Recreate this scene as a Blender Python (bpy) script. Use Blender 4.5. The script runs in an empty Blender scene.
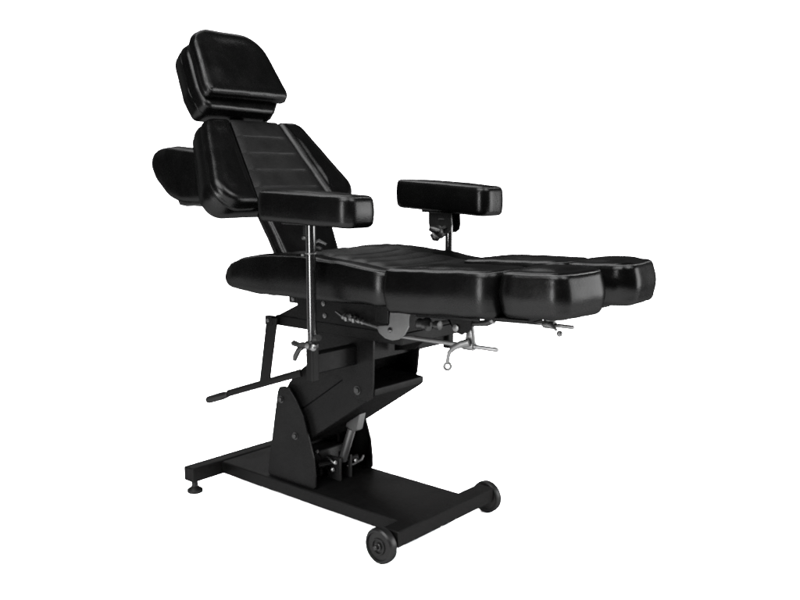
import bpy, bmesh, math, random
from mathutils import Vector, Matrix, noise
random.seed(4)
S = bpy.context.scene
COL = S.collection
# ------------------------------------------------------------------ camera
FW_H = Vector((-.651, .759, 0)).normalized()
RIGHT = Vector((FW_H.y, -FW_H.x, 0))
PITCH = math.atan(124 / 866.)
FW = (FW_H * math.cos(PITCH) + Vector((0, 0, -math.sin(PITCH)))).normalized()
UP = RIGHT.cross(FW)
cd = bpy.data.cameras.new('camera'); cam = bpy.data.objects.new('camera', cd); COL.objects.link(cam)
cd.sensor_width = 36; cd.lens = 866 / 800 * 36; cd.clip_start = .05; cd.clip_end = 200
cam.matrix_world = Matrix.Translation((1.9, -1.91, 1.05)) @ Matrix((RIGHT, UP, -FW)).transposed().to_4x4()
S.camera = cam
S.view_settings.view_transform = 'Standard'; S.view_settings.look = 'None'
S.cycles.filter_width = 1.9
S.view_settings.exposure = 0; S.view_settings.gamma = 1
# ------------------------------------------------------------------ studio light
W = bpy.data.worlds.new('World'); S.world = W; W.use_nodes = True
nt = W.node_tree; bg = nt.nodes['Background']
tc = nt.nodes.new('ShaderNodeTexCoord')
dp = nt.nodes.new('ShaderNodeVectorMath'); dp.operation = 'DOT_PRODUCT'
dp.inputs[1].default_value = (FW_H.x, FW_H.y, 0)
nt.links.new(tc.outputs['Generated'], dp.inputs[0])
mr = nt.nodes.new('ShaderNodeMapRange'); mr.interpolation_type = 'SMOOTHSTEP'
mr.inputs['From Min'].default_value = .05; mr.inputs['From Max'].default_value = .65
mr.inputs['To Min'].default_value = .05; mr.inputs['To Max'].default_value = 6.0
nt.links.new(dp.outputs['Value'], mr.inputs['Value'])
sx = nt.nodes.new('ShaderNodeSeparateXYZ'); nt.links.new(tc.outputs['Generated'], sx.inputs[0])
m2 = nt.nodes.new('ShaderNodeMapRange'); m2.interpolation_type = 'SMOOTHSTEP'
m2.inputs['From Min'].default_value = .32; m2.inputs['From Max'].default_value = .62
m2.inputs['To Min'].default_value = 1; m2.inputs['To Max'].default_value = .12
nt.links.new(sx.outputs['Z'], m2.inputs['Value'])
mm = nt.nodes.new('ShaderNodeMath'); mm.operation = 'MULTIPLY'
nt.links.new(mr.outputs['Result'], mm.inputs[0]); nt.links.new(m2.outputs['Result'], mm.inputs[1])
nt.links.new(mm.outputs[0], bg.inputs['Strength'])
bg.inputs['Color'].default_value = (1, 1, 1, 1)

def softbox(name, loc, target, sx, sy, power):
    l = bpy.data.lights.new(name, 'AREA'); l.shape = 'RECTANGLE'; l.size = sx; l.size_y = sy; l.energy = power
    o = bpy.data.objects.new(name, l); COL.objects.link(o); o.location = loc
    o.rotation_euler = (Vector(target) - Vector(loc)).to_track_quat('-Z', 'Y').to_euler()
    return o
softbox('overhead_floor_fill', (.8, -2.6, 4.2), (0, -.3, 0), 3.5, 3, 2300)  # fill lamp added overhead to lift the floor to white
softbox('rear_floor_fill', (-2.6, 1.8, 4.2), (-.8, 1.2, 0), 3, 3, 2000)  # added behind the chair to whiten the far floor
softbox('right_floor_fill', (3.4, .4, 4.2), (1.2, .4, 0), 2.5, 2.5, 1350)  # another added fill, brightens the floor on the right
softbox('strip_softbox', (.75, -3.6, 1.0), (.2, 0, .8), .8, 1.9, 700)
softbox('side_softbox', (3.1, 2.7, .95), (.2, 0, .5), 1.8, 1.8, 920)

# ------------------------------------------------------------------ materials
def mat(name, diff, gloss, rough, metal=False, bump=0, scale=300, spec=None, wear=0.0):
    diff = [c / 2.4 for c in diff]; gloss = [c / 2.4 for c in gloss]
    m = bpy.data.materials.new(name); m.use_nodes = True; n = m.node_tree.nodes; L = m.node_tree.links
    for x in list(n): n.remove(x)
    out = n.new('ShaderNodeOutputMaterial')
    tco = n.new('ShaderNodeTexCoord')
    add = n.new('ShaderNodeAddShader')
    d = n.new('ShaderNodeBsdfDiffuse'); g = n.new('ShaderNodeBsdfGlossy')
    d.inputs['Color'].default_value = (*diff, 1); g.inputs['Color'].default_value = (*gloss, 1)
    g.inputs['Roughness'].default_value = rough
    L.new(d.outputs[0], add.inputs[0]); L.new(g.outputs[0], add.inputs[1]); L.new(add.outputs[0], out.inputs[0])
    # slow variation of the gloss, as on handled surfaces
    nz = n.new('ShaderNodeTexNoise'); nz.inputs['Scale'].default_value = 9; nz.inputs['Detail'].default_value = 5
    L.new(tco.outputs['Object'], nz.inputs['Vector'])
    r = n.new('ShaderNodeMapRange'); r.inputs['To Min'].default_value = rough * .8; r.inputs['To Max'].default_value = rough * 1.25
    r.inputs['From Min'].default_value = .3; r.inputs['From Max'].default_value = .7
    mu = n.new('ShaderNodeMix'); mu.data_type = 'RGBA'; mu.inputs[6].default_value = (*[c * .7 for c in diff], 1); mu.inputs[7].default_value = (*[c * 1.5 for c in diff], 1)
    nz3 = n.new('ShaderNodeTexNoise'); nz3.inputs['Scale'].default_value = 60; nz3.inputs['Detail'].default_value = 6
    L.new(tco.outputs['Object'], nz3.inputs['Vector']); L.new(nz3.outputs['Fac'], mu.inputs[0]); L.new(mu.outputs[2], d.inputs['Color'])
    L.new(nz.outputs['Fac'], r.inputs['Value']); L.new(r.outputs[0], g.inputs['Roughness'])
    if bump:
        b = n.new('ShaderNodeBump'); b.inputs['Strength'].default_value = bump; b.inputs['Distance'].default_value = .001
        v = n.new('ShaderNodeTexVoronoi'); v.inputs['Scale'].default_value = scale
        nz2 = n.new('ShaderNodeTexNoise'); nz2.inputs['Scale'].default_value = 25; nz2.inputs['Detail'].default_value = 3
        L.new(tco.outputs['Object'], v.inputs['Vector']); L.new(tco.outputs['Object'], nz2.inputs['Vector'])
        b2 = n.new('ShaderNodeBump'); b2.inputs['Strength'].default_value = bump; b2.inputs['Distance'].default_value = .0025
        L.new(nz2.outputs['Fac'], b2.inputs['Height']); L.new(v.outputs['Distance'], b.inputs['Height'])
        L.new(b2.outputs[0], b.inputs['Normal'])
        L.new(b.outputs[0], d.inputs['Normal']); L.new(b.outputs[0], g.inputs['Normal'])
    return m
g3 = lambda v: (v, v, v)
LEATHER = mat('black_leather', g3(.0004), g3(.0060), .26, bump=.18, scale=420)
PANEL = mat('matte_black_leather', g3(.0012), g3(.0062), .42, bump=.25, scale=420)
PIPING = mat('leather_piping', g3(.005), g3(.018), .38)
COAT = mat('black_powder_coat', g3(.0008), g3(.0042), .42, bump=.15, scale=700)
CHROME = mat('chrome', g3(.002), g3(.036), .13)
STEEL = mat('brushed_steel', g3(.008), g3(.042), .35, bump=.1, scale=500)
PLASTIC = mat('black_plastic', g3(.003), g3(.012), .3)
RUBBER = mat('black_rubber', g3(.002), g3(.007), .35)
WHITE = bpy.data.materials.new('white_studio_floor'); WHITE.use_nodes = True
pb = WHITE.node_tree.nodes['Principled BSDF']; pb.inputs['Roughness'].default_value = .9
wn = WHITE.node_tree.nodes.new('ShaderNodeTexNoise'); wn.inputs['Scale'].default_value = 2
wr = WHITE.node_tree.nodes.new('ShaderNodeMapRange'); wr.inputs['To Min'].default_value = .88; wr.inputs['To Max'].default_value = .92
WHITE.node_tree.links.new(wn.outputs['Fac'], wr.inputs['Value']); WHITE.node_tree.links.new(wr.outputs[0], pb.inputs['Base Color'])
pb.inputs['Specular IOR Level'].default_value = 0

# ------------------------------------------------------------------ helpers
def link(name, bm, m, parent=None, smooth=True, angle=40, mods=None):
    me = bpy.data.meshes.new(name)
    bmesh.ops.remove_doubles(bm, verts=bm.verts, dist=1e-6)
    bmesh.ops.recalc_face_normals(bm, faces=bm.faces)
    for f in bm.faces: f.smooth = smooth
    if smooth:
        for e in bm.edges:
            if len(e.link_faces) == 2 and e.calc_face_angle(0) > math.radians(angle): e.smooth = False
    bm.to_mesh(me); bm.free()
    me.materials.append(m)
    if m == LEATHER: me.materials.append(PIPING)
    o = bpy.data.objects.new(name, me); COL.objects.link(o)
    if parent: o.parent = parent
    return o

def frame(o, u, v, n):
    o, u, v, n = map(Vector, (o, u, v, n)); u.normalize(); v.normalize(); n.normalize()
    return lambda a, b, c: o + u * a + v * b + n * c
XY = frame((0, 0, 0), (1, 0, 0), (0, 1, 0), (0, 0, 1))
XZ = frame((0, 0, 0), (1, 0, 0), (0, 0, 1), (0, 1, 0))      # outline in X-Z, depth along Y
YZ = frame((0, 0, 0), (0, 1, 0), (0, 0, 1), (1, 0, 0))

def outline(pts, rad, maxlen=.012, seg=8):
    """rounded polygon, evenly subdivided, counter clockwise"""
    n = len(pts)
    if sum(pts[i][0] * pts[(i + 1) % n][1] - pts[(i + 1) % n][0] * pts[i][1] for i in range(n)) < 0:
        pts = pts[::-1]; rad = rad[::-1] if isinstance(rad, (list, tuple)) else rad
    out = []
    for i in range(n):
        p = Vector((*pts[i], 0)); a = Vector((*pts[i - 1], 0)) - p; b = Vector((*pts[(i + 1) % n], 0)) - p
        r = rad[i] if isinstance(rad, (list, tuple)) else rad
        ang = a.angle(b) if a.length and b.length else math.pi
        if r < 1e-5 or ang > 3.12: out.append(p); continue
        t = min(r / math.tan(ang / 2), a.length * .49, b.length * .49); r2 = t * math.tan(ang / 2)
        bis = (a.normalized() + b.normalized()).normalized(); c = p + bis * (r2 / math.sin(ang / 2))
        s = p + a.normalized() * t - c; e = p + b.normalized() * t - c
        tot = s.angle(e); ax = s.cross(e).normalized()
        for k in range(seg + 1): out.append(c + Matrix.Rotation(tot * k / seg, 3, ax) @ s)
    res = []
    for i in range(len(out)):
        p, q = out[i], out[(i + 1) % len(out)]
        d = (q - p).length
        if d < 1e-5: continue
        k = max(1, math.ceil(d / maxlen))
        for j in range(k): res.append(p.lerp(q, j / k))
    return res

def normals(o):
    n = len(o); r = []
    for i in range(n):
        t = (o[(i + 1) % n] - o[i - 1]); r.append(Vector((t.y, -t.x, 0)).normalized())
    return r

def add_pad(bm, fr, pts, rad, h0, h1, er, puff=0., bulge=0., warp=None, wrinkle=0., piping=0., er0=None, seed=0, under=0.):
    """upholstered block: rounded outline, soft edges, domed top, bulging sides"""
    o = outline(pts, rad); nn = normals(o); N = len(o)
    er0 = er if er0 is None else er0
    c = sum(o, Vector((0, 0, 0))) / N
    rings = []
    us = [p.x for p in o]; vs = [p.y for p in o]
    mx, my, sx_, sy_ = (min(us) + max(us)) / 2, (min(vs) + max(vs)) / 2, (max(us) - min(us)) / 2, (max(vs) - min(vs)) / 2
    K = 7
    def dome(t): return puff * (1 - (1 - t) ** 2.2)
    for t in (.8, .55, .3, .12): rings.append(('c', t, h0 - under * (1 - (1 - t) ** 2), er0))
    for k in range(K):
        a = math.pi / 2 * k / (K - 1); rings.append(('o', er0 * (1 - math.sin(a)), h0 + er0 * (1 - math.cos(a)), 0))
    for k in range(1, 6):
        t = k / 6; rings.append(('o', -bulge * math.sin(math.pi * t), h0 + er0 + (h1 - er - h0 - er0) * t, 0))
    for k in range(K):
        a = math.pi / 2 * k / (K - 1); rings.append(('o', er * (1 - math.cos(a)), h1 - er * (1 - math.sin(a)), 0))
    for t in (.04, .1, .2, .32, .46, .6, .75, .9): rings.append(('c', t, None, er))
    def W_(p, h):
        u, v = p.x, p.y
        if wrinkle:
            q = Vector((u * 14 + seed, v * 14, h * 14)); s = noise.noise(q) + .5 * noise.noise(q * 2.7)
            h2 = h + wrinkle * s; u += wrinkle * .6 * noise.noise(q + Vector((7, 0, 0))); v += wrinkle * .6 * noise.noise(q + Vector((0, 9, 0)))
        else: h2 = h
        if warp: u, v, h2 = warp(u, v, h2)
        return fr(u, v, h2)
    prev = None; first = None
    for kind, t, h, e in rings:
        ring = []
        for i in range(N):
            p = o[i] - nn[i] * t if kind == 'o' else (o[i] - nn[i] * e).lerp(c, t)
            if kind == 'c' and h is None:
                w = min(1, t / .35); h_ = h1 + puff * w * w * (3 - 2 * w) * max(0, 1 - ((p.x - mx) / sx_) ** 2) * max(0, 1 - ((p.y - my) / sy_) ** 2)
            else: h_ = h
            ring.append(bm.verts.new(W_(p, h_)))
        if prev:
            for i in range(N): bm.faces.new((prev[i], prev[(i + 1) % N], ring[(i + 1) % N], ring[i]))
        else: first = ring
        prev = ring
    t = bm.verts.new(W_(c, h1 + puff)); b = bm.verts.new(W_(c, h0 - under))
    for i in range(N):
        bm.faces.new((prev[i], prev[(i + 1) % N], t)); bm.faces.new((first[(i + 1) % N], first[i], b))
    if piping:
        for off, hh in ((er * .3, h1 - er * .3),):
            n0 = len(bm.faces)
            add_tube(bm, [W_(o[i] - nn[i] * off, hh) for i in range(N)], piping, 6, closed=True)
            bm.faces.ensure_lookup_table()
            for f in bm.faces[n0:]: f.material_index = 1

def add_tube(bm, pts, r, seg=16, closed=False, caps=True):
    pts = [Vector(p) for p in pts]; n = len(pts); rs = r if isinstance(r, (list, tuple)) else [r] * n
    rings = []; ref = None
    for i in range(n):
        if closed: t = pts[(i + 1) % n] - pts[i - 1]
        else: t = pts[min(i + 1, n - 1)] - pts[max(i - 1, 0)]
        t.normalize()
        if ref is None:
            ref = Vector((0, 0, 1)) if abs(t.z) < .9 else Vector((1, 0, 0))
        a = (ref - t * ref.dot(t)).normalized(); ref = a; b = t.cross(a)
        rings.append([bm.verts.new(pts[i] + (a * math.cos(2 * math.pi * k / seg) + b * math.sin(2 * math.pi * k / seg)) * rs[i]) for k in range(seg)])
    for i in range(n if closed else n - 1):
        A, B = rings[i], rings[(i + 1) % n]
        for k in range(seg): bm.faces.new((A[k], A[(k + 1) % seg], B[(k + 1) % seg], B[k]))
    if caps and not closed:
        bm.faces.new(rings[0][::-1]); bm.faces.new(rings[-1])

def add_lathe(bm, c, axis, prof, seg=40):
    """prof: (radius, distance along axis)"""
    c = Vector(c); ax = Vector(axis).normalized(); a = ax.orthogonal().normalized(); b = ax.cross(a)
    rings = []
    for r, h in prof:
        if r < 1e-6: rings.append([bm.verts.new(c + ax * h)])
        else: rings.append([bm.verts.new(c + ax * h + (a * math.cos(2 * math.pi * k / seg) + b * math.sin(2 * math.pi * k / seg)) * r) for k in range(seg)])
    for A, B in zip(rings, rings[1:]):
        if len(A) == 1 and len(B) == 1: continue
        for k in range(seg):
            k2 = (k + 1) % seg
            if len(A) == 1: bm.faces.new((A[0], B[k2], B[k]))
            elif len(B) == 1: bm.faces.new((A[k], A[k2], B[0]))
            else: bm.faces.new((A[k], A[k2], B[k2], B[k]))

def add_prism(bm, fr, pts, h0, h1, bev=.0015, rad=0., seg=5):
    """plate cut from an outline with small bevelled edges"""
    o = outline(pts, rad, 9, seg); N = len(o)
    nn = []
    for i in range(N):          # miter normals
        a = (o[i] - o[i - 1]).normalized(); b = (o[(i + 1) % N] - o[i]).normalized()
        n1 = Vector((a.y, -a.x, 0)); n2 = Vector((b.y, -b.x, 0)); m = (n1 + n2)
        m = m.normalized() / max(.35, m.normalized().dot(n1)); nn.append(m)
    lv = [(bev, h0), (0, h0 + bev), (0, h1 - bev), (bev, h1)]
    R = [[bm.verts.new(fr((o[i] - nn[i] * t).x, (o[i] - nn[i] * t).y, h)) for i in range(N)] for t, h in lv]
    for A, B in zip(R, R[1:]):
        for i in range(N): bm.faces.new((A[i], A[(i + 1) % N], B[(i + 1) % N], B[i]))
    f1 = bm.faces.new(R[0][::-1]); f2 = bm.faces.new(R[-1])
    bmesh.ops.triangulate(bm, faces=[f1, f2])

def add_box(bm, x0, x1, y0, y1, z0, z1, bev=.002, rad=0.):
    add_prism(bm, XY, [(x0, y0), (x1, y0), (x1, y1), (x0, y1)], z0, z1, bev, rad)

def add_beam(bm, p, q, w, h, bev=.002, up=(0, 0, 1)):
    """rectangular bar from p to q, w along side, h along up"""
    p, q = Vector(p), Vector(q); d = (q - p); L = d.length; d.normalize()
    s = d.cross(Vector(up)).normalized(); u = s.cross(d)
    add_prism(bm, frame(p, s, u, d), [(-w / 2, -h / 2), (w / 2, -h / 2), (w / 2, h / 2), (-w / 2, h / 2)], 0, L, bev, .0015, 2)

def add_bolt(bm, c, axis, r=.008, h=.006):
    add_lathe(bm, c, axis, [(0, 0), (r * 1.5, 0), (r * 1.5, .0015), (r, .0018), (r, h), (r * .85, h + .001), (0, h + .001)], 12)

NB = bmesh.new
# ------------------------------------------------------------------ floor
bm = NB()
add_lathe(bm, (0, 0, 0), (0, 0, 1), [(0, 0), (3.3, 0), (3.3, -.02), (0, -.02)], 64)
floor = link('floor', bm, WHITE, None, False); floor['kind'] = 'structure'
floor['label'] = 'seamless pure white studio floor under the chair'

# ------------------------------------------------------------------ the chair
chair = bpy.data.objects.new('tattoo_chair', None); COL.objects.link(chair)
chair['label'] = 'black leather tattoo chair with armrests and split leg cushions on a wheeled steel base'
chair['category'] = 'chair'
CH = chair

# ---- base frame
bm = NB()
add_box(bm, -.408, .386, -.150, .138, .047, .089, .003, .002)                 # deck
add_box(bm, -.460, -.410, -.268, .262, .043, .092, .003, .003)             # rear bar
add_box(bm, .384, .441, -.216, .236, .046, .093, .003, .003)               # front bar
base = link('base_frame', bm, COAT, CH, angle=25)
def make_foot(y):
    bm = NB()
    add_lathe(bm, (-.436, y, 0), (0, 0, 1), [(0, 0), (.022, 0), (.026, .004), (.026, .011), (.018, .017), (.012, .022), (.010, .046)], 32)
    return link('levelling_foot', bm, RUBBER, base, angle=30)
make_foot(-.243); make_foot(.24)
def make_wheel(x, y, s):
    c = (x, y, .050)
    bm = NB()
    add_lathe(bm, c, (0, s, 0), [(0, -.010), (.036, -.010), (.038, -.009), (.046, -.0105), (.0495, -.008), (.0505, -.003), (.0505, .006), (.0495, .012), (.0455, .0165), (.040, .0165), (.0385, .012), (.024, .012), (.0225, .0155), (.019, .016), (.0175, .0125), (0, .0125)], 56)
    w = link('wheel', bm, RUBBER, CH, angle=28)
    bm = NB()
    add_lathe(bm, c, (0, s, 0), [(.011, .0125), (.011, .017), (.009, .0185), (.0065, .0185), (.0065, .027), (.0055, .0285), (0, .0285)], 24)
    link('axle_bolt', bm, PLASTIC, w, angle=30)
make_wheel(.396, -.234, -1); make_wheel(.404, .252, 1)

# ---- lift: base side plates
prof = [(-.190, .090), (-.184, .138), (-.136, .375), (-.126, .392), (-.103, .397), (-.080, .392), (-.050, .361), (-.018, .315), (.007, .240), (.024, .190), (.031, .130), (.031, .090)]
for s in (-1, 1):
    bm = NB()
    add_prism(bm, XZ, prof, s * .130 - .0035, s * .130 + .0035, .001, .01, 4)
    sp = link('side_plate', bm, COAT, CH, angle=30)
    bm = NB()
    for q in ((-.118, .352), (-.055, .245)):
        bm = NB(); add_bolt(bm, (q[0], s * .1336, q[1]), (0, s, 0), .008, .007)
        link('pivot_bolt', bm, PLASTIC, sp, angle=30)
# links of the parallelogram
def arm_profile(a, b, t, ea=.0, eb=.0):
    a, b = Vector((*a, 0)), Vector((*b, 0)); d = (b - a).normalized(); n = Vector((-d.y, d.x, 0))
    a = a - d * ea; b = b + d * eb
    return [tuple((a - n * t).xy), tuple((b - n * t).xy), tuple((b + n * t).xy), tuple((a + n * t).xy)]
bm = NB()
add_prism(bm, XZ, [(-.060, .206), (.250, .412), (.262, .422), (.262, .442), (.215, .446), (.150, .462), (-.033, .337), (-.088, .292)], -.112, .112, .002, .004, 4)
lower = link('lift_arm', bm, COAT, CH, angle=30)
bm = NB()
add_prism(bm, XZ, [(-.033, .3385), (.146, .461), (.166, .50), (.168, .560), (.12, .575), (-.043, .460), (-.105, .405), (-.135, .360), (-.105, .310)], -.112, .112, .002, .006, 4)
link('upper_lift_arm', bm, COAT, CH, angle=30)
# carriage plates at the top of the arms
for s in (-1, 1):
    bm = NB()
    y = s * .1225
    if s < 0:
        pts = [(.203, .592), (.270, .592), (.267, .458), (.262, .415), (.245, .402), (.205, .402), (.175, .417), (.137, .461), (.137, .50), (.203, .545)]
        # the narrow web above the bolt
        pts = [(.222, .592), (.270, .592), (.267, .458), (.262, .415), (.247, .404), (.205, .404), (.178, .417), (.140, .461), (.010, .49), (.010, .592)]
    else:
        pts = [(-.02, .592), (.243, .592), (.237, .532), (.228, .451), (.215, .418), (.190, .397), (.155, .395), (.10, .44)]
    add_prism(bm, XZ, pts, y - .004, y + .004, .001, .006, 3)
    cp = link('carriage_plate', bm, COAT, CH, angle=30)
    bm = NB(); add_bolt(bm, (.207, s * .1268, .433), (0, s, 0), .009, .006)
    link('pivot_bolt', bm, PLASTIC, cp, angle=30)
# bright bolt on the front edge of the plates
# ---- actuator
bm = NB()
add_tube(bm, [(.020, .0, .150), (.062, .0, .262)], .0135, 24)
act = link('actuator', bm, STEEL, CH, angle=30)
bm = NB()
add_prism(bm, XZ, [(.048, .268), (.085, .258), (.096, .266), (.115, .335), (.060, .320)], -.014, .014, .002, .004, 3)
link('clevis', bm, STEEL, act, angle=30)
bm = NB()
add_box(bm, -.115, -.045, -.075, .075, .0895, .175, .003, .006)
add_tube(bm, [(-.03, -.06, .135), (.035, .055, .150)], .010, 16)
add_box(bm, -.02, .035, -.028, -.020, .0895, .165, .001, .002)
add_box(bm, -.02, .035, .020, .028, .0895, .165, .001, .002)
add_box(bm, -.128, -.120, -.120, .120, .0895, .335, .001, .002)
pump = link('pump_bracket', bm, PLASTIC, CH, angle=30)
bm = NB()
for c in ((.022, -.034, .150), (-.040, -.055, .180), (.036, .046, .140), (.012, -.036, .125)):
    bm = NB(); add_lathe(bm, c, (.6, -.8, .2), [(0, -.01), (.005, -.01), (.0065, 0), (.006, .006), (0, .008)], 12)
    link('hose_fitting', bm, STEEL, pump, angle=35)
bm = NB()
add_tube(bm, [(-.045, -.055, .178), (-.02, -.05, .16), (.0, -.045, .165), (.02, -.04, .15)], .0035, 8)
link('hydraulic_hose', bm, PLASTIC, pump, angle=35)
bm = NB()
add_tube(bm, [(.02, .02, .125), (.035, .035, .13), (.045, .06, .14), (.04, .075, .15)], .004, 8)
link('hydraulic_hose', bm, STEEL, pump, angle=35)

# ---- upper frame
bm = NB()
add_box(bm, -.130, .388, -.140, .125, .590, .622, .002, .003)
add_box(bm, -.020, .392, -.150, .140, .624, .700, .002, .003)
add_prism(bm, XZ, [(-.132, .600), (-.132, .618), (-.118, .6235), (-.02, .668), (-.02, .600)], -.137, .122, .001)
add_box(bm, -.060, -.020, -.147, -.120, .668, .706, .002, .003)
add_box(bm, .10, .396, -.20, .20, .700, .712, .001, .003)
uf = link('seat_frame', bm, COAT, CH, angle=25)
bm = NB()
for c in ((-.040, -.1475, .682), (.095, -.1505, .680), (.10, -.1505, .645)): 
    bm = NB(); add_bolt(bm, c, (0, -1, 0), .005, .003)
    link('frame_bolt', bm, STEEL, uf, angle=30)
# cross beam carrying the arm posts
bm = NB()
add_box(bm, .172, .206, -.288, .288, .509, .566, .003, .003)
cb = link('cross_beam', bm, COAT, CH, angle=25)
# underside gussets seen in the gap
bm = NB()
add_prism(bm, XZ, [(.222, .592), (.36, .592), (.30, .545), (.222, .53)], .02, .028, .001)
link('gusset', bm, COAT, CH, angle=25)

# ---- release lever at the rear
bm = NB()
add_prism(bm, XZ, [(-.152, .615), (-.104, .615), (-.148, .405), (-.196, .392)], -.158, -.150, .001)
add_prism(bm, XZ, [(-.157, .592), (-.127, .592), (-.127, .619), (-.157, .619)], -.160, -.140, .001)
add_beam(bm, (-.36, -.152, .335), (-.005, -.152, .458), .010, .024, .001)
lev = link('lift_lever', bm, COAT, CH, angle=25)
bm = NB()
d = Vector((.355, 0, .123)).normalized(); p = Vector((-.475, -.152, .292))
add_tube(bm, [p, p + d * .003, p + d * .010, p + d * .085, p + d * .115, p + d * .120], [.007, .011, .0135, .0140, .0115, .008], 20)
link('lever_grip', bm, RUBBER, lev, angle=40)
bm = NB(); add_bolt(bm, (-.142, -.1605, .606), (0, -1, 0), .004, .003)
link('lever_bolt', bm, STEEL, lev, angle=30)

# ------------------------------------------------------------------ armrests
def armrest(s, top):
    y = s * .305; x = .208
    bm = NB()
    add_tube(bm, [(x, y, .52), (x, y, top)], .0130, 28)
    post = link('armrest_post', bm, CHROME, CH, angle=30)
    bm = NB()
    add_prism(bm, XY, [(x - .0135, y - .0135), (x + .0135, y - .0135), (x + .0135, y + .0135), (x - .0135, y + .0135)], .494, .592, .0015, .004, 4)
    sl = link('post_sleeve', bm, COAT, post, angle=30)
    # clamp with its T handle
    bm = NB()
    add_lathe(bm, (x, y, .588), (0, 0, 1), [(.0132, 0), (.019, 0), (.020, .004), (.020, .012), (.018, .016), (.0132, .016)], 28)
    add_box(bm, x - .028, x + .030, y - .026, y - .010, .588, .602, .002, .003)
    link('post_collar', bm, PLASTIC, post, angle=30)
    bm = NB()
    add_tube(bm, [(x - .060, y - .018, .594), (x - .055, y - .018, .595), (x - .030, y - .018, .592), (x + .01, y - .018, .590)], [.006, .009, .0075, .006], 12)
    add_tube(bm, [(x - .015, y - .02, .588), (x - .030, y - .022, .580), (x - .044, y - .022, .560), (x - .048, y - .022, .548)], [.006, .008, .0085, .006], 12)
    add_tube(bm, [(x + .02, y - .01, .602), (x + .034, y - .015, .618), (x + .046, y - .02, .622)], [.008, .012, .009], 12)
    link('clamp_knob', bm, PLASTIC, post, angle=40)
    bm = NB()
    add_lathe(bm, (x + .012, y - .027, .597), (.2, -1, 0), [(0, 0), (.007, 0), (.008, .003), (.007, .006), (0, .007)], 10)
    link('clamp_screw', bm, STEEL, post, angle=30)
    bm = NB()
    add_lathe(bm, (x + .030, y - .024, .594), (.6, -1, .2), [(0, 0), (.009, 0), (.009, .003), (.005, .006), (0, .007)], 10)
    link('clamp_screw', bm, STEEL, post, angle=30)
    bm = NB()
    if s < 0: add_lathe(bm, (x, y, .842), (0, 0, 1), [(.0130, 0), (.0158, .001), (.0158, .004), (.0130, .005)], 24)
    add_lathe(bm, (x - .002, y - .0118, .84 if s < 0 else .88), (-1, -.2, 0), [(0, .01), (.003, .01), (.003, .018), (0, .02)], 10)
    link('stop_ring', bm, STEEL, post, angle=30)
    # pivot bracket under the pad
    bm = NB()
    if s > 0:
        add_prism(bm, XZ, [(.146, .945), (.236, .945), (.240, .90), (.236, .880), (.222, .868), (.165, .868), (.150, .882), (.146, .90)], y - .030, y - .024, .001, .004, 3)
        add_prism(bm, XZ, [(.150, .945), (.232, .945), (.236, .90), (.232, .880), (.218, .870), (.170, .868), (.154, .882), (.150, .90)], y + .020, y + .026, .001, .004, 3)
        add_box(bm, .12, .26, y - .035, y + .035, .934, .944, .001, .004)
    else:
        add_box(bm, .13, .25, y - .035, y + .035, .922, .929, .001, .004)
        add_prism(bm, XZ, [(.188, .925), (.206, .925), (.206, .900), (.196, .884), (.186, .890)], y - .008, y + .008, .001, .003, 3)
    link('pivot_bracket', bm, PLASTIC, post, angle=30)
    if s > 0:
        bm = NB()
        add_tube(bm, [(.165, y - .045, .885), (.180, y - .04, .880), (.20, y - .035, .876)], [.010, .014, .009], 12)
        add_tube(bm, [(.175, y - .045, .868), (.185, y - .043, .855), (.197, y - .04, .850)], [.010, .013, .008], 12)
        add_lathe(bm, (.19, y - .02, .874), (0, -1, 0), [(0, 0), (.022, 0), (.024, .006), (.022, .018), (.014, .022), (0, .022)], 20)
        link('pivot_knob', bm, PLASTIC, post, angle=40)
        bm = NB()
        add_tube(bm, [(.205, y - .036, .885), (.222, y - .036, .892)], .0045, 10)
        add_box(bm, .19, .213, y - .0335, y - .030, .912, .917, .0005)
        link('bracket_pin', bm, STEEL, post, angle=40)
    if s < 0:
        bm = NB()
        add_lathe(bm, (x - .013, y - .004, .886), (-1, -.2, 0), [(0, -.002), (.005, -.002), (.007, .002), (.007, .010), (.004, .013), (0, .013)], 14)
        link('height_knob', bm, PLASTIC, post, angle=40)
    # pad
    bm = NB()
    if s < 0: zc0, zc1, x0, x1, dz = .929, 1.013, .046, .402, .012
    else: zc0, zc1, x0, x1, dz = .948, 1.041, .018, .388, .022
    def wp(u, v, h):
        return u, v, h - dz * (u - x0) / (x1 - x0)
    add_pad(bm, XY, [(x0, y - .060), (x1, y - .060), (x1, y + .060), (x0, y + .060)], .036, zc0, zc1, .018, puff=.004, bulge=.002, wrinkle=.0012, piping=.0014, warp=wp, seed=s * 3.3)
    link('armrest_cushion', bm, LEATHER, post, angle=60)
armrest(-1, .930); armrest(1, .90)

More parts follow.
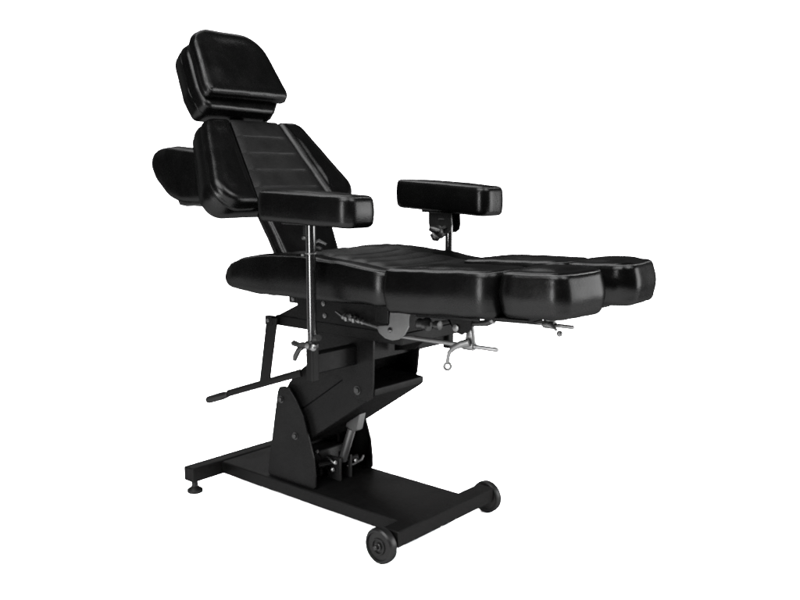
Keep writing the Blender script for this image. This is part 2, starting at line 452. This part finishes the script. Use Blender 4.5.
# ------------------------------------------------------------------ seat
def lerp_tab(t, x):
    if x <= t[0][0]: return t[0][1]
    for (a, va), (b, vb) in zip(t, t[1:]):
        if x <= b:
            k = (x - a) / (b - a); k = k * k * (3 - 2 * k) * .5 + k * .5
            return va + (vb - va) * k
    return t[-1][1]
TOP = [(-.262, .746), (-.235, .771), (-.20, .792), (-.150, .809), (-.08, .822), (0, .829), (.10, .829), (.25, .820), (.43, .803)]
BOT = [(-.262, .724), (-.22, .710), (-.10, .701), (.10, .704), (.43, .712)]
def seat_top(x, y):
    return lerp_tab(TOP, x) - .016 * max(0, 1 - (abs(y) / .2) ** 3) * min(1, max(0, (x + .24) / .12))
def seat_warp(u, v, h):
    zt, zb = seat_top(u, v), lerp_tab(BOT, u)
    return u, v, zb + h / .1 * (zt - zb)
bm = NB()
add_pad(bm, XY, [(-.262, -.235), (-.20, -.252), (.430, -.252), (.430, .252), (-.20, .252), (-.262, .235)], [.06, .08, .048, .048, .08, .06], 0, .1, .016, bulge=.004, wrinkle=.002, warp=seat_warp, piping=.0016, seed=5)
seat = link('seat_cushion', bm, LEATHER, CH, angle=60)
def ribbed(bm, fr, u0, u1, halfw, nrib, hbase, amp, nu=150, nv=24, seed=0):
    """stitched channel panel; u runs along, ribs run across"""
    G = []
    for i in range(nu + 1):
        u = u0 + (u1 - u0) * i / nu; row = []
        ph = (i / nu * nrib) % 1.0
        rib = math.sin(math.pi * ph) ** .45 if 0 < ph < 1 else 0
        for j in range(nv + 1):
            t = -1 + 2 * j / nv; v = t * halfw(u)
            e = min(1, (1 - abs(t)) / .05)
            e2 = min(1, (1 - abs(t)) / .22); e2 = e2 * e2 * (3 - 2 * e2)
            h = hbase(u, v) + amp * (rib * e2 + .25 * (1 - e2)) * min(1, min(i, nu - i) / 4) - (1 - e) * .004 + .0007 * noise.noise(Vector((u * 30 + seed, v * 18, 0)))
            row.append(bm.verts.new(fr(u, v, h)))
        G.append(row)
    for i in range(nu):
        for j in range(nv): bm.faces.new((G[i][j], G[i + 1][j], G[i + 1][j + 1], G[i][j + 1]))
bm = NB()
ribbed(bm, XY, -.14, .415, lambda u: .155 + .03 * (u + .14), 8, lambda u, v: seat_top(u, v) + .002, .009)
link('seat_panel', bm, PANEL, seat, angle=60)

# ------------------------------------------------------------------ leg cushions
TL = math.radians(2.3)
LEG = frame((.438, 0, .705), (math.cos(TL), 0, math.sin(TL)), (0, 1, 0), (-math.sin(TL), 0, math.cos(TL)))
for s in (-1, 1):
    bm = NB()
    add_pad(bm, LEG, [(-.004, s * .064), (.324, s * .060), (.324, s * .257), (-.004, s * .272)], [.025, .048, .045, .022], -.003, .111, .018, puff=.007, bulge=.005, wrinkle=.0022, piping=.0017, seed=s * 2 + 9)
    th = link('thigh_cushion', bm, LEATHER, CH, angle=60)
    bm = NB()
    add_pad(bm, LEG, [(.328, s * .056), (.528, s * .048), (.503 + (.006 if s > 0 else 0), s * .238), (.330, s * .254)], [.048, .046, .036, .044], .003, .112, .020, puff=.010, bulge=.006, wrinkle=.0022, piping=.0017, seed=s * 2 + 19)
    cf = link('calf_cushion', bm, LEATHER, CH, angle=60)
    # support under the pair: channel, hinge plates
    bm = NB()
    ys = s * .17
    def LB(u0, u1, v0, v1, h0, h1, b=.0015): add_prism(bm, LEG, [(u0, v0), (u1, v0), (u1, v1), (u0, v1)], h0, h1, b, .002, 2)
    LB(.04, .40, ys - .05, ys + .04, -.008, -.001)
    LB(.06, .26, ys - .045, ys - .038, -.016, -.008)
    add_prism(bm, XZ, [(.555, .705), (.66, .712), (.655, .672), (.628, .655), (.606, .66), (.590, .69)], ys - .020, ys - .014, .001, .004, 3)
    LB(.28, .40, ys - .02, ys + .02, -.016, -.008)
    leg = link('leg_support', bm, COAT, CH, angle=30)
    bm = NB()
    z = .627 if s < 0 else .640
    x1 = .724 if s < 0 else .742
    add_tube(bm, [(.395, ys, z - .003), (x1 - .002, ys, z), (x1, ys, z)], [.0062, .0062, .005], 16)
    rod = link('adjusting_rod', bm, STEEL, leg, angle=35)
    bm = NB()
    cx = x1 - .088 if s < 0 else x1 - .077
    add_lathe(bm, (cx - .018, ys, z), (1, 0, 0), [(.006, 0), (.011, 0), (.0125, .003), (.0125, .033), (.011, .036), (.006, .036)], 20)
    add_prism(bm, frame((cx, ys, z), (1, 0, 0), (0, 0, 1), (0, 1, 0)), [(-.012, .0), (.020, .0), (.016, .03), (.010, .058), (-.002, .058), (-.006, .03)], -.007, .007, .002, .003, 3)
    if s < 0:
        H = Vector((cx, ys - .014, z))
        pts = [H + Vector(q) for q in ((.012, 0, .012), (-.008, -.006, .006), (-.026, -.012, -.004), (-.040, -.014, -.018), (-.044, -.015, -.034), (-.045, -.015, -.046))]
        add_tube(bm, pts, [.010, .010, .0078, .0060, .0052, .0054], 12)
        c = pts[-1] + Vector((.0, 0, -.009)); r = .0085
        vd = Vector((.62, -.76, .1)).normalized(); a = vd.orthogonal().normalized(); b_ = vd.cross(a)
        add_tube(bm, [c + (a * math.cos(t * math.pi / 10) + b_ * math.sin(t * math.pi / 10)) * r for t in range(20)], .0042, 10, closed=True)
    else:
        H = Vector((cx, ys - .010, z))
        add_tube(bm, [H + Vector(q) for q in ((.005, 0, .004), (.018, -.006, .002), (.035, -.01, -.010))], [.006, .005, .004], 10)
        add_lathe(bm, H + Vector((.046, -.012, -.018)), (1, -1, 0), [(0, -.009), (.006, -.007), (.0095, 0), (.006, .007), (0, .009)], 16)
    link('clamp_handle', bm, STEEL, leg, angle=50)
    # spring pin beside the clamp
    bm = NB()
    add_tube(bm, [(.655, ys - .01, .686), (.700, ys - .015, .694), (.715, ys - .017, .700)], [.007, .0085, .0085], 12)
    link('hinge_pin', bm, PLASTIC, leg, angle=35)
    bm = NB()
    add_lathe(bm, (.717, ys - .018, .701), (.9, -.3, .3), [(0, 0), (.008, 0), (.0085, .006), (.005, .010), (0, .011)], 14)
    link('pin_cap', bm, STEEL, leg, angle=35)
    bm = NB()
    add_lathe(bm, (.612, ys - .021, .672), (0, -1, 0), [(0, 0), (.009, 0), (.009, .004), (.004, .006), (0, .006)], 14)
    link('pin_cap', bm, STEEL, leg, angle=35)

# quadrant disc and cable adjuster on the near side
bm = NB()
add_prism(bm, XZ, [(.381, .722), (.444, .722), (.452, .690), (.449, .656), (.436, .632), (.414, .617), (.391, .611), (.366, .614), (.344, .626), (.333, .644), (.381, .652)], -.184, -.179, .001, .008, 5)
qd = link('tilt_quadrant', bm, STEEL, CH, angle=30)
bm = NB()
add_lathe(bm, (.385, -.184, .640), (0, -1, 0), [(0, 0), (.006, 0), (.007, .002), (.005, .005), (0, .006)], 14)
link('quadrant_rivet', bm, CHROME, qd, angle=35)
bm = NB()
add_lathe(bm, (.428, -.184, .702), (0, -1, 0), [(0, 0), (.005, 0), (.005, .002), (0, .003)], 12)
link('quadrant_rivet', bm, CHROME, qd, angle=35)
bm = NB()
add_tube(bm, [(.160, -.165, .665), (.186, -.165, .655), (.30, -.170, .642), (.375, -.176, .634)], [.0025, .004, .0045, .004], 12)
ca = link('cable_adjuster', bm, STEEL, CH, angle=35)
bm = NB()
for i, (x, z, r) in enumerate(((.196, .655, .011), (.208, .652, .0125), (.224, .652, .010), (.236, .650, .0115), (.252, .648, .008), (.268, .646, .0075))):
    bm = NB(); add_lathe(bm, (x, -.166, z), (1, -.05, -.12), [(0, -.004), (r * .8, -.004), (r, -.002), (r, .003), (r * .8, .005), (0, .005)], 6 if i % 2 else 16)
    link('adjuster_nut', bm, STEEL, ca, angle=30)
bm = NB()
add_lathe(bm, (.232, -.178, .660), (0, -1, .3), [(0, 0), (.006, 0), (.006, .005), (0, .007)], 10)
link('adjuster_nut', bm, STEEL, ca, angle=30)
bm = NB()
add_lathe(bm, (.455, -.150, .660), (1, 0, .05), [(0, 0), (.014, 0), (.016, .004), (.013, .02), (.018, .024), (.018, .034), (.011, .040), (0, .042)], 20)
add_lathe(bm, (.51, -.145, .662), (1, 0, .05), [(0, 0), (.012, 0), (.012, .014), (0, .016)], 14)
link('rod_bushing', bm, PLASTIC, qd, angle=35)
bm = NB()
add_box(bm, .33, .380, -.186, -.15, .655, .712, .002, .003)
add_box(bm, .39, .60, -.10, -.09, .675, .700, .001, .003)
add_tube(bm, [(.44, -.10, .650), (.56, .10, .670)], .004, 8)
add_tube(bm, [(.40, -.06, .688), (.48, .22, .70)], .008, 12)
link('hinge_block', bm, COAT, CH, angle=30)

# ------------------------------------------------------------------ backrest
A = math.radians(52)
sdir = Vector((-math.cos(A), 0, math.sin(A))); ndir = Vector((math.sin(A), 0, math.cos(A)))
BK = frame((-.178, .012, .962), (0, 1, 0), sdir, ndir)       # u across, v up the slope, h towards the sitter
bm = NB()
BODY = [(-.262, .018), (.262, .018), (.302, .072), (.203, .350), (-.200, .350), (-.302, .072)]
def back_warp(u, v, h):
    return u, v, h * (1 - .58 * max(0, min(1, (v - .03) / .25)))
add_pad(bm, BK, BODY, [.075, .075, .07, .05, .05, .07], -.115, -.010, .022, bulge=.006, wrinkle=.002, er0=.03, seed=31)
back = link('backrest', bm, LEATHER, CH, angle=60)
hw_in = lambda v: .158 - .055 * max(0, min(1, v / .33))
hw_out = [(-.006, .262), (.052, .300), (.325, .194)]
for s in (-1, 1):
    bm = NB()
    pts = [(s * .156, .008), (s * .252, .008), (s * .302, .068), (s * .202, .348), (s * .104, .348)]
    def bw(u, v, h, s=s):
        t = max(0, min(1, (abs(u) - hw_in(v)) / (.085 - .05 * max(0, min(1, v / .33)))))
        t = t * t * (3 - 2 * t)
        return u, v, h * (1 if h < 0 else .85 + .15 * t)
    add_pad(bm, BK, pts, [.014, .07, .075, .05, .014], -.055, .009, .024, puff=.006, bulge=.004, wrinkle=.0012, warp=bw, seed=s * 4 + 41)
    link('side_bolster', bm, LEATHER, back, angle=60)
bm = NB()
BKr = lambda u, v, h: BK(v, u, h)
ribbed(bm, BKr, .000, .342, hw_in, 5, lambda u, v: .0, .0055, seed=3)
link('centre_panel', bm, PANEL, back, angle=60)
# narrow lumbar part running down to the seat
B2 = math.radians(62)
ST = frame((-.088, 0, .775), (0, 1, 0), (-math.cos(B2), 0, math.sin(B2)), (math.sin(B2), 0, math.cos(B2)))
bm = NB()
add_pad(bm, ST, [(-.118, .0), (.118, .0), (.138, .205), (-.138, .205)], .02, -.045, .004, .012, bulge=.003, wrinkle=.002, piping=.0014, seed=55)
link('lumbar_support', bm, LEATHER, back, angle=60)
bm = NB()
add_tube(bm, [(.045, -.155, .835), (.06, -.158, .850), (.080, -.150, .862), (.10, -.14, .852)], [.006, .007, .007, .005], 10)
add_tube(bm, [(.045, -.15, .852), (.07, -.155, .842), (.09, -.15, .838)], [.005, .008, .006], 10)
link('recline_knob', bm, PLASTIC, back, angle=40)
# pad carried behind the backrest
bm = NB()
add_pad(bm, XZ, [(-.705, 1.090), (-.676, 1.143), (-.60, 1.148), (-.38, 1.128), (-.34, .952), (-.520, .952), (-.605, .978), (-.672, 1.030)], [.07, .06, .06, .03, .03, .07, .09, .09], -.205, -.08, .04, puff=.0, bulge=.003, wrinkle=.002, seed=61)
rp = link('rear_cushion', bm, LEATHER, back, angle=60)
bm = NB()
add_tube(bm, [(-.540, -.19, .972), (-.530, -.19, .962), (-.50, -.19, .958), (-.38, -.19, .962)], [.006, .009, .008, .006], 12)
link('cushion_hinge', bm, PLASTIC, rp, angle=40)

# ------------------------------------------------------------------ headrest
H_ = math.radians(60)
hs = Vector((-math.cos(H_), 0, math.sin(H_))); hn = Vector((math.sin(H_), 0, math.cos(H_)))
HD = frame((-.385, 0, 1.318), (0, 1, 0), hs, hn)
bm = NB()
HP = [(-.166, .0), (.172, .0), (.178, .030), (.146, .254), (-.142, .254), (-.172, .030)]
HR = [.05, .045, .05, .10, .08, .05]
add_pad(bm, HD, HP, HR, -.050, .0, .022, puff=.008, bulge=.003, wrinkle=.0012, piping=.0014, er0=.012, seed=71)
hr = link('headrest', bm, LEATHER, CH, angle=60)
bm = NB()
HP2 = [(-.166, -.032), (.124, -.036), (.168, .02), (.144, .234), (-.148, .238), (-.176, .05)]
HR = [.03, .03, .05, .09, .075, .05]
add_pad(bm, HD, HP2, HR, -.150, -.044, .020, bulge=.004, wrinkle=.002, er0=.03, seed=81)
add_tube(bm, [HD(p.x * 1.01, p.y * 1.01 - .001, -.085) for p in outline(HP2, HR)], .003, 6, closed=True)
link('rear_head_cushion', bm, LEATHER, hr, angle=60)
bm = NB()
add_prism(bm, frame(BK(0, .25, -.075), (0, 1, 0), sdir, ndir), [(-.03, 0), (.03, 0), (.03, .16), (-.03, .16)], -.004, .004, .001)
link('headrest_bracket', bm, COAT, hr, angle=40)
bm = NB(); add_lathe(bm, HD(.112, -.040, -.095), (0, -.2, -1), [(0, 0), (.007, 0), (.008, .004), (.006, .008), (0, .009)], 12)
link('headrest_bolt', bm, STEEL, hr, angle=40)
